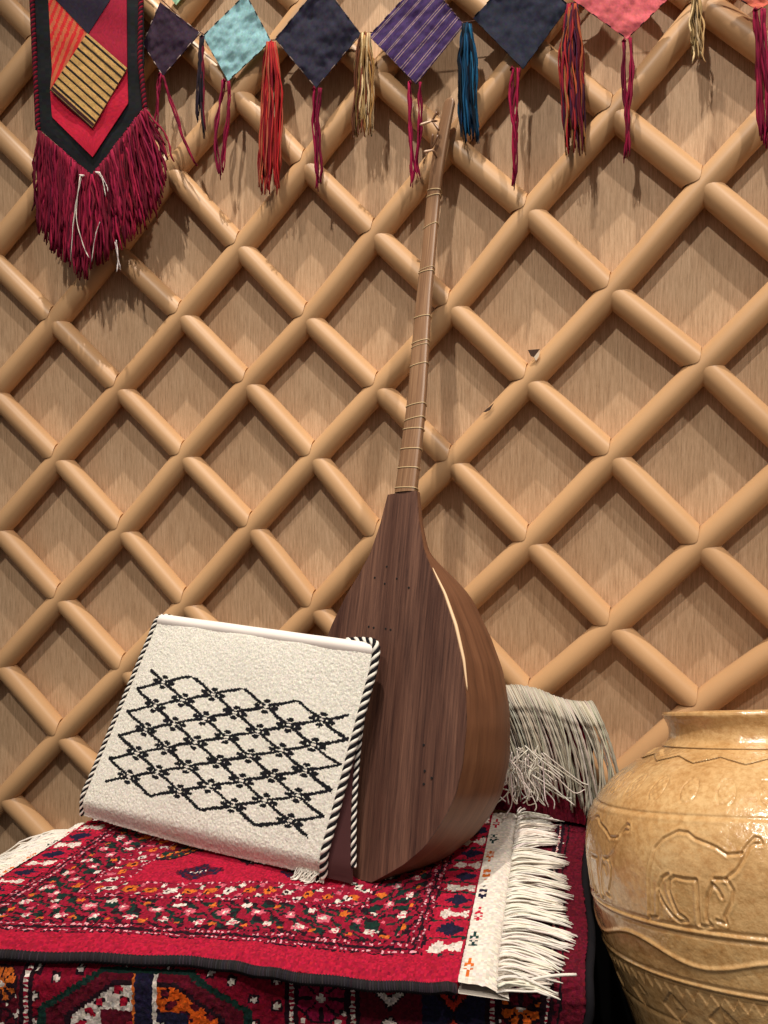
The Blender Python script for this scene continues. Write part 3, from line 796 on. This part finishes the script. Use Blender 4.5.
# relief drawn in (arc length, height) on the belly; the figures repeat round the jar
R0 = .176
camel = [[(-.0562, -.0146), (-.0534, .0016), (-.0515, .0178), (-.0475, .0302), (-.0436, .0425), (-.0353, .0511), (-.0215, .0582), (-.0124, .058), (-.0057, .0539), (.0047, .0511), (.0117, .0489), (.0200, .0440), (.0315, .0458)],
 [(-.0562, -.0146), (-.0466, -.0128), (-.0443, -.0007), (-.0422, .0114), (-.0373, .0199), (-.031, .0237)],
 [(-.0424, .0074), (-.0383, -.0016), (-.0314, -.009), (-.0253, -.0127), (-.0184, -.011), (-.0213, -.0086), (-.0264, -.0063), (-.0296, .0018), (-.0322, .011), (-.0304, .019), (-.0254, .0226), (-.0156, .022), (-.0062, .0226), (-.0066, .0147), (-.0077, .0014), (-.0087, -.0118), (-.0043, -.013), (.0019, -.0115), (-.0015, -.0079), (-.0015, -.0014), (.0011, .0101), (.0065, .0209), (.0107, .0168), (.0129, .0115)],
 [(.0065, -.0068), (.0138, -.0085), (.0131, -.0031), (.0199, .0087), (.0221, .018), (.0191, .0241), (.0175, .0258)],
 [(.0089, .0249), (.0175, .0258), (.0265, .0329), (.0319, .0405), (.0375, .0506), (.0414, .0532), (.0479, .0535), (.0465, .0573), (.0429, .058), (.0377, .0533), (.0315, .0458)]]
def relief(th, h):
    r = 0.0; x = th*R0
    def groove(d, w, dep): return -dep*math.exp(-(d/w)**2)
    def ridge(d, w, dep): return dep*math.exp(-(d/w)**2)
    wob = .0012*math.sin(th*3+1)
    r += groove(h-.0704-wob, .0012, .0014)+ridge(h-.0668-wob, .0014, .0006)
    for hh in (-.0159, -.0215): r += groove(h-hh-wob, .0013, .0014)
    r += ridge(h+.0187-wob, .0016, .0012)
    for hh in (-.0588, -.0640): r += groove(h-hh, .0012, .0012)
    r += ridge(h+.0614, .0014, .0010)
    r += groove(h+.098, .0014, .0012)
    if -.058 < h < -.022: r += ridge(h+.0395-.0065*math.sin((th-TH0)*8+5.33), .0016, .0018)
    if -.080 < h < -.064:
        q_ = (x % .0115)/.0115; d = (-.066-h)
        if d > 0 and d < .009*(1-abs(2*q_-1)): r -= .0014
    if -.098 < h < -.072:                          # hooked lozenges below
        q_ = x % .048-.024; p = h+.086
        a = abs(q_*.8+p*.9); b = abs(q_*.8-p*.9)
        if max(a, b) < .011: r -= .0016*(.5 if (q_ > 0 and p > -.002 and max(a, b) < .006) else 1)
    if .080 < h < .100:                            # oval stamps
        q_ = (x+.012) % .0395-.01975; d = math.hypot(q_/.0090, (h-.0895)/.0105)
        r += groove((d-1)*.008, .0009, .0008)
        if d < 1: r += .0004*math.sin(x*900)*math.sin(h*1100)
    if .108 < h < .1235:                           # carved zigzag round the neck
        per = 2*PI/15; q_ = (th % per)/per; tri = abs(2*q_-1); c = .1130+.0055*(1-tri)
        if abs(h-c) > .0019: 
            if (h < c and h > .1085) or (h > c and h < .1235): r -= .0030
    if -.016 < h < .062:
        per = 2*PI/9; xx = ((th-TH0+per/2) % per-per/2)*R0
        hh = h
        for pl in camel:
            d = seg_d(xx, hh, pl); r += groove(d, .0011, .0017)+ridge(d-.0022, .0012, .0006)
        d2 = min(seg_d(xx, hh, camel[0]), 1)
    return r
# bearing of the camera as seen from the jar, for placing the first camel
def vpt(th, h, r): return VC+VA*h+(E1*math.cos(th)+E2*math.sin(th))*r
best = None
for th in np.linspace(0, 2*PI, 1440):
    p = vpt(th, .02, .177)
    if np.dot(p-VC-VA*.02, np.array([0, 0, CH])-p) < 0: continue
    x, y = proj(p)
    if best is None or abs(x-705) < best[0]: best = (abs(x-705), th)
TH0 = best[1]; print('vase th0', TH0, vpt(TH0, .02, .177))
NT = 900; hs = HB
# finer rows where the relief is
Ls = np.r_[0, np.cumsum(np.linalg.norm(np.diff(HB, axis=0), axis=1))]
dens = np.where((HB[:, 0] > -.10) & (HB[:, 0] < .13), 1.0, .25); cum = np.r_[0, np.cumsum(np.diff(Ls)*(dens[1:]))]
q_ = np.linspace(0, cum[-1], 300); hr = np.array([np.interp(q_, cum, HB[:, k]) for k in (0, 1)]).T
inner = catmull(np.array(vp)[22:], 5)[1:]
thv = []                                            # more columns on the side turned to the room
thc = TH0; 
tt = np.linspace(-1, 1, NT+1)[:-1]; thv = thc+PI*np.sign(tt)*(.42*abs(tt)+.58*abs(tt)**3)
Gv = np.zeros((NT, len(hr)+len(inner), 3))
for i, th in enumerate(thv):
    for j, (h, r) in enumerate(hr):
        rel = relief(th % (2*PI), h) if h > -.105 and h < .13 else 0.0
        Gv[i, j] = vpt(th, h, r+rel)
    for j, (h, r) in enumerate(inner): Gv[i, len(hr)+j] = vpt(th, h, r)
jar = empty('glazed_jar', tuple(vpt(0, -.335, 0))); tag(jar, 'large ochre glazed pottery jar with carved camels and wavy bands standing beside the rugs', 'jar')
mb = MB(); mb.grid(Gv, wrap=True, flip=False)
nr = Gv.shape[1]; mb.f.append(tuple(i*nr for i in range(NT))[::-1]); mb.c.append(np.full((1, 3), 200.)); mb.m.append(0)
zb = Gv[:, :, 2].min(); print('jar zmin', zb)
jo = keep(mb.build('jar_body', M['glaze']), jar)

# ---------------------------------------------------------------- banner and garland
def cloth(name, quad, nu, nv, colorfn, parent, off=.012, wr=.002, seed=0, thick=.0012, edge=None, mat_='cloth', label=None):
    q = [np.array(p, float) for p in quad]; G = np.zeros((nu, nv, 3)); C_ = np.zeros((nu-1, nv-1, 3)); r = np.random.RandomState(seed); ph = r.rand(8)*6
    offv = off if callable(off) else (lambda u, v: off)
    for i in range(nu):
        for j in range(nv):
            u, v = i/(nu-1), j/(nv-1); p = q[0]*(1-u)*(1-v)+q[1]*u*(1-v)+q[2]*u*v+q[3]*(1-u)*v
            w = wr*(2.4*mnoise.noise(Vector((u*2.2, v*2.2, seed*3.1)))+1.3*mnoise.noise(Vector((u*6, v*5, seed*7.7)))+.7*mnoise.noise(Vector((u*13, v*13, seed*1.7))))
            G[i, j] = wpx(p[0], p[1], offv(u, v)+w)
    for i in range(nu-1):
        for j in range(nv-1): C_[i, j] = colorfn((i+.5)/(nu-1), (j+.5)/(nv-1))
    mb = MB(); mb.grid(G, C_, flip=True)
    nb = wall_n(0.0)*thick; Gk = G-nb; mb.grid(Gk, C_)
    for e, e2, f_ in ((G[0], Gk[0], 1), (G[-1], Gk[-1], 0), (G[:, 0], Gk[:, 0], 0), (G[:, -1], Gk[:, -1], 1)):
        mb.grid(np.stack([e, e2], 1), tuple(C_[0, 0]), flip=bool(f_))
    if edge is not None:
        B = np.concatenate([G[:, 0], G[-1, 1:], G[::-1, -1][1:], G[0, ::-1][1:]])+wall_n(0)*.0006
        seg = 4
        for k in range(0, len(B)-seg, seg):
            if k//seg % 2: mb.tube(B[k:k+seg], .0007, 4, edge)
    o = mb.build(name, M[mat_]); keep(o, parent)
    if label: o['label'] = label
    return o
def strands(mb, path, n, spread, radius, colors, off=.012, depth=.006, wob=1.0, endvar=.12, taper=1.0, seed=1, sides=5, top=.35, flare=1.0):
    r = np.random.RandomState(seed); path = catmull(np.array(path, float), 6); L_ = len(path)
    for k in range(n):
        a = r.uniform(-1, 1); f = 1-endvar*r.rand(); m_ = max(6, int(L_*f)); s = np.linspace(0, f, m_)
        x = np.interp(s, np.linspace(0, 1, L_), path[:, 0]); y = np.interp(s, np.linspace(0, 1, L_), path[:, 1])
        w = spread*a*(top+(flare-top)*np.minimum(s*3, 1)); ph = r.rand(4)*6
        x = x+w+wob*(np.sin(s*9+ph[0])+.5*np.sin(s*21+ph[1])); d = off+depth*(r.rand()-.5)*np.minimum(s*4+.3, 1)+.0012*np.sin(s*12+ph[2])
        P = [wpx(x[i], y[i], d[i]) for i in range(m_)]
        rad = radius*(1+.35*np.sin(s*30+ph[3]))*np.where(s > f*.93, .6, 1)
        mb.tube(P, rad, sides, jitter(colors[r.randint(len(colors))], .3))
banner = empty('patchwork_banner', tuple(wpx(90, 0, .03))); tag(banner, 'pointed patchwork banner with black border and long maroon fringe hanging at top left', 'banner')
BO = .030
border = np.array([(31, -60), (39, 129), (92, 175), (144, 106), (143, -60)], float)
inner_ = np.array([(44, -60), (52, 117), (92.5, 157), (128, 103), (126, -60)], float)
def poly_cloth(name, pts, colorfn, parent, off, label=None, res=3.0, wr=.0012):
    pts = np.array(pts, float); x0, y0 = pts.min(0); x1, y1 = pts.max(0)
    # clip a regular grid to the outline row by row
    ys = np.linspace(y0, y1, max(3, int((y1-y0)/res))); rows = []; K = 26
    for y in ys:
        xsx = []
        for (xa, ya), (xb, yb) in zip(pts, np.roll(pts, -1, 0)):
            if (ya <= y < yb) or (yb <= y < ya) : xsx.append(xa+(y-ya)/(yb-ya)*(xb-xa))
        if len(xsx) < 2:
            near = pts[np.abs(pts[:, 1]-y) < 1e-6]; xsx = [near[:, 0].min(), near[:, 0].max()] if len(near) else [pts[:, 0].mean()]*2
        a, b = min(xsx), max(xsx); rows.append([(a+(b-a)*k/(K-1), y) for k in range(K)])
    R = np.array(rows); G = np.zeros(R.shape[:2]+(3,)); C_ = np.zeros((R.shape[0]-1, K-1, 3))
    for i in range(R.shape[0]):
        for j in range(K):
            x, y = R[i, j]; G[i, j] = wpx(x, y, off+wr*(math.sin(x*.09+y*.05)+.6*math.sin(y*.13-x*.05)))
    for i in range(R.shape[0]-1):
        for j in range(K-1): C_[i, j] = colorfn(*((R[i, j]+R[i+1, j+1])/2))
    mb = MB(); mb.grid(G, C_); Gk = G-wall_n(-.4)*.0014; mb.grid(Gk, C_, flip=True)
    for e in (0, -1): mb.grid(np.stack([G[:, e], Gk[:, e]], 1), tuple(C_[0, 0]), flip=(e != 0))
    mb.grid(np.stack([G[0], Gk[0]], 1), tuple(C_[0, 0])); mb.grid(np.stack([G[-1], Gk[-1]], 1), tuple(C_[0, 0]), flip=True)
    o = keep(mb.build(name, M['cloth']), parent)
    if label: o['label'] = label
    return o
poly_cloth('border', border, lambda x, y: jitter((24, 25, 28), .3), banner, BO, 'black cloth border')
GOLD = [(87, 33), (127, 68), (92, 128), (50, 90)]
def ccol(c, a=.12): return lambda x, y: jitter(c, a)
def orange(x, y): return jitter((188, 98, 66) if int((x*.9+y*.35)/3.2) % 2 else (198, 42, 44), .1)
poly_cloth('patch', [(45, -60), (87, 33), (50, 90), (52, 70)], orange, banner, BO+.0026, 'orange-red striped patch', 2)
poly_cloth('patch', [(45, -60), (126, -60), (110, 0), (88, 34), (54, -2)], ccol((40, 33, 48)), banner, BO+.0034, 'dark navy patch', 2)
poly_cloth('patch', [(126, -60), (110, 0), (87, 33), (127, 68)], ccol((150, 28, 52)), banner, BO+.0026, 'crimson patch', 2)
poly_cloth('patch', [(50, 90), (52, 117), (92.5, 157), (128, 103), (127, 68), (92, 128)], ccol((186, 30, 56)), banner, BO+.0024, 'bright red lower patch', 2)
def gold(u, v):
    k = v*9.5; fr_ = k % 1.0
    if abs(fr_-.5) < .13: return jitter((30, 26, 24), .2)
    if abs(fr_-.5) < .17: return jitter((120, 92, 54), .2)
    if v > .93: return jitter((60, 30, 30), .2)
    return jitter((190, 150, 92), .18)
cloth('patch', GOLD, 30, 90, gold, banner, BO+.0066, .0007, 3, label='gold square with black stripes')
def side_braid(pts, name='braid'):
    P = np.array([wpx(x, y, BO+.001) for x, y in pts]); L_ = np.r_[0, np.cumsum(np.linalg.norm(np.diff(P, axis=0), axis=1))]; n = int(L_[-1]/.0012)
    s = np.linspace(0, L_[-1], n); Q = np.array([np.interp(s, L_, P[:, k]) for k in range(3)]).T; T = np.gradient(Q, axis=0); T /= np.linalg.norm(T, axis=1)[:, None]
    A1 = np.cross(T, wall_n(0)); A2 = np.cross(T, A1); mb = MB()
    for k in range(4):
        ph = 2*PI*s/.014+k*PI/2; mb.tube(Q+.0022*(np.cos(ph)[:, None]*A1+np.sin(ph)[:, None]*A2), .0019, 6, (130, 20, 42) if k % 2 else (38, 24, 30))
    o = keep(mb.build(name, M['yarn']), banner); o['label'] = 'maroon and black braided cord'
side_braid([(31, -60), (32, 0), (38, 130)]); side_braid([(141, -60), (141, 0), (140, 60), (145, 108)])
mb = MB(); MR = [(122, 18, 46), (104, 14, 38), (138, 26, 56), (90, 12, 32)]
lowx = [33, 40, 55, 70, 84, 100, 120, 140, 155, 167]; lowy = [218, 238, 258, 270, 285, 268, 255, 236, 226, 186]
r2 = np.random.RandomState(5)
for k in range(430):
    t = r2.rand()
    if t < .46: a = t/.46; sx_, sy_ = 38+(92-38)*a, 130+(176-130)*a
    else: a = (t-.46)/.54; sx_, sy_ = 92+(145-92)*a, 176+(108-176)*a
    ex_ = 92+(sx_-92)*(1.42 if sx_ > 92 else 1.02)+r2.randn()*4; ey = np.interp(ex_, lowx, lowy)*1.0-r2.rand()**1.5*45
    mx, my = sx_+(ex_-sx_)*.5+r2.randn()*2.5, sy_+(ey-sy_)*.5
    strands(mb, [(sx_, sy_), (mx, my), (ex_, ey)], 1, 1.0, .0016, MR, off=BO-.002+r2.rand()*.012, depth=.004, wob=.9, endvar=.05, seed=k)
o = keep(mb.build('fringe', M['yarn']), banner); o['label'] = 'long maroon wool fringe'
mb = MB()
for k, pth in enumerate(([(82, 175), (77, 200), (73, 230), (71, 262)], [(80, 176), (76, 215), (83, 245), (89, 258)], [(97, 172), (103, 180), (106, 197)], [(99, 172), (106, 184), (108, 192)], [(100, 222), (95, 238), (92, 262)], [(116, 240), (118, 255), (117, 272)], [(115, 242), (119, 262), (121, 270)])):
    strands(mb, pth, 2, .5, .0005, [(222, 212, 204)], off=BO+.014, depth=.001, wob=.2, endvar=.02, seed=k+60)
for x, y in ((82, 175), (98, 172)): mb.tube([wpx(x-2.5, y, BO+.012), wpx(x, y+1, BO+.015), wpx(x+2.5, y+.5, BO+.012)], [.001, .0022, .001], 6, (225, 214, 206))
o = keep(mb.build('thread', M['yarn']), banner); o['label'] = 'loose white threads tied at the tip'

gar = empty('pennant_garland', tuple(wpx(420, -10, .012))); tag(gar, 'garland of cloth diamonds and coloured yarn tassels strung along the top of the lattice', 'garland')
NVY = (40, 38, 54)
def plain(c, a=.10): return lambda u, v: jitter(c, a)
def purple(u, v):
    k = (u*6.3+.2) % 1.0
    if abs(k-.42) < .034 or abs(k-.60) < .034: return jitter((150, 125, 124), .2)
    return jitter((66, 46, 92), .14)
cloth('pennant', [(160, 2), (200, 33), (163, 76), (143, 44)], 30, 30, plain((50, 34, 50)), gar, .010, .0016, 1, edge=(170, 150, 140), label='dark plum cloth diamond')
cloth('pennant', [(246, -6), (271, 41), (228, 81), (203, 36)], 34, 34, plain((136, 178, 184)), gar, .012, .0022, 2, edge=(60, 60, 66), label='pale teal cloth diamond')
cloth('pennant', [(322, -18), (361, 34), (316, 88), (275, 39)], 34, 34, plain(NVY), gar, .015, .0026, 3, edge=(130, 110, 100), label='dark navy cloth diamond')
cloth('pennant', [(424, -24), (464, 25), (416, 84), (369, 36)], 90, 40, purple, gar, .014, .0016, 4, edge=(110, 90, 100), label='purple cloth diamond with thin pale stripes')
cloth('pennant', [(524, -36), (569, 6), (523, 69), (473, 18)], 34, 34, plain((38, 40, 56)), gar, .014, .0018, 5, edge=(30, 26, 30), label='dark blue-grey cloth diamond')
cloth('pennant', [(620, -60), (667, 0), (627, 39), (573, 0)], 34, 34, plain((206, 98, 104)), gar, .014, .0018, 6, edge=(50, 30, 34), label='salmon pink cloth diamond')
cloth('pennant', [(760, -50), (800, -16), (758, 10), (715, -14)], 24, 24, plain((206, 104, 84)), gar, .014, .0015, 7, edge=(50, 30, 34), label='coral cloth diamond at the right end')
cloth('pennant', [(170, -40), (196, -20), (176, 5), (158, -18)], 20, 20, plain((150, 190, 160)), gar, .010, .001, 8, label='pale green cloth diamond')
MRO = [(128, 18, 52), (108, 14, 44), (146, 26, 62)]
def tassel(paths, n, spread, radius, colors, off, label, seed, **kw):
    mb = MB()
    for k, p in enumerate(paths): strands(mb, p, n, spread, radius, colors, off=off, seed=seed+k, **kw)
    x, y = paths[0][0]; mb.tube([wpx(x-1.5, y+2, off), wpx(x, y-1, off+.003), wpx(x+1.5, y+2, off)], .0016, 6, colors[0])
    o = keep(mb.build('tassel', M['yarn']), gar); o['label'] = label
tassel([[(160, 74), (158, 95), (156, 130)], [(163, 76), (172, 100), (184, 140), (202, 172)]], 3, 1.5, .0015, MRO, .016, 'thin maroon tassel', 11, wob=1.0)
tassel([[(202, 36), (200, 75), (199, 126)], [(203, 38), (203, 80), (206, 140)]], 5, 2.5, .0014, [(30, 26, 34), (110, 24, 44), (40, 30, 40)], .016, 'black and maroon tassel', 21, wob=.8)
tassel([[(224, 80), (219, 110), (216, 150), (222, 186)], [(229, 81), (228, 110), (224, 150), (222, 176)]], 3, 1.3, .0015, MRO, .016, 'thin maroon tassel', 31, wob=1.0)
tassel([[(271, 42), (272, 90), (270, 150), (270, 196)]], 70, 11, .0012, [(166, 34, 38), (184, 52, 46), (140, 24, 32), (186, 92, 66), (128, 22, 36)], .018, 'full bright red tassel', 41, depth=.014, wob=1.0, endvar=.25)
tassel([[(314, 88), (315, 120), (316, 160), (319, 192)], [(320, 88), (318, 120), (319, 160), (321, 184)]], 3, 1.6, .0015, MRO, .018, 'thin maroon tassel', 51, wob=1.0)
tassel([[(365, 33), (364, 70), (363, 110), (363, 138)]], 60, 10, .0012, [(158, 118, 66), (132, 98, 58), (184, 146, 98), (60, 60, 40), (110, 60, 40), (196, 170, 130)], .018, 'olive and gold tassel', 61, depth=.012, wob=1.2, endvar=.3)
tassel([[(410, 82), (409, 120), (413, 160), (410, 190)], [(421, 82), (420, 120), (417, 160), (421, 184)]], 3, 1.6, .0015, MRO, .019, 'thin maroon tassel', 71, wob=1.0)
tassel([[(467, 24), (468, 60), (468, 100), (471, 144)]], 80, 9.5, .0012, [(14, 62, 92), (10, 44, 70), (20, 84, 120), (14, 26, 40), (12, 20, 30)], .018, 'teal blue silky tassel', 81, depth=.013, wob=.9, endvar=.22)
tassel([[(512, 68), (511, 100), (515, 140), (513, 192)], [(519, 68), (517, 100), (514, 140), (515, 180)]], 3, 1.4, .0015, MRO, .018, 'thin maroon tassel', 91, wob=1.0)
tassel([[(572, 4), (571, 50), (573, 100), (575, 156)]], 70, 11, .0013, [(130, 28, 44), (150, 40, 40), (96, 20, 36), (176, 84, 50), (60, 24, 44), (120, 30, 44), (150, 100, 60)], .018, 'red and orange knotted tassel', 101, depth=.014, wob=1.4, endvar=.25)
tassel([[(624, 40), (623, 80), (628, 120), (624, 166)], [(631, 38), (631, 80), (628, 120), (628, 160)]], 4, 1.9, .0015, MRO, .018, 'thin maroon tassel', 111, wob=1.0)
tassel([[(697, -8), (697, 20), (698, 45), (700, 64)]], 26, 7, .0011, [(176, 146, 100), (150, 118, 76), (206, 180, 136), (120, 92, 60)], .016, 'beige straw-coloured tassel', 121, depth=.01, wob=1.3, endvar=.4)
tassel([[(755, 9), (759, 50), (760, 100), (764, 152)], [(762, 9), (764, 50), (768, 100), (767, 150)]], 7, 3.5, .0015, MRO, .018, 'full maroon tassel', 131, wob=.8)
mb = MB(); P = [wpx(x, y, .0055) for x, y in ((-10, -60), (120, -30), (203, 34), (273, 40), (365, 33), (467, 22), (571, 3), (697, -10), (780, -30))]
mb.tube(catmull(np.array(P), 6), .0008, 5, (90, 60, 50)); keep(mb.build('string', M['yarn']), gar)
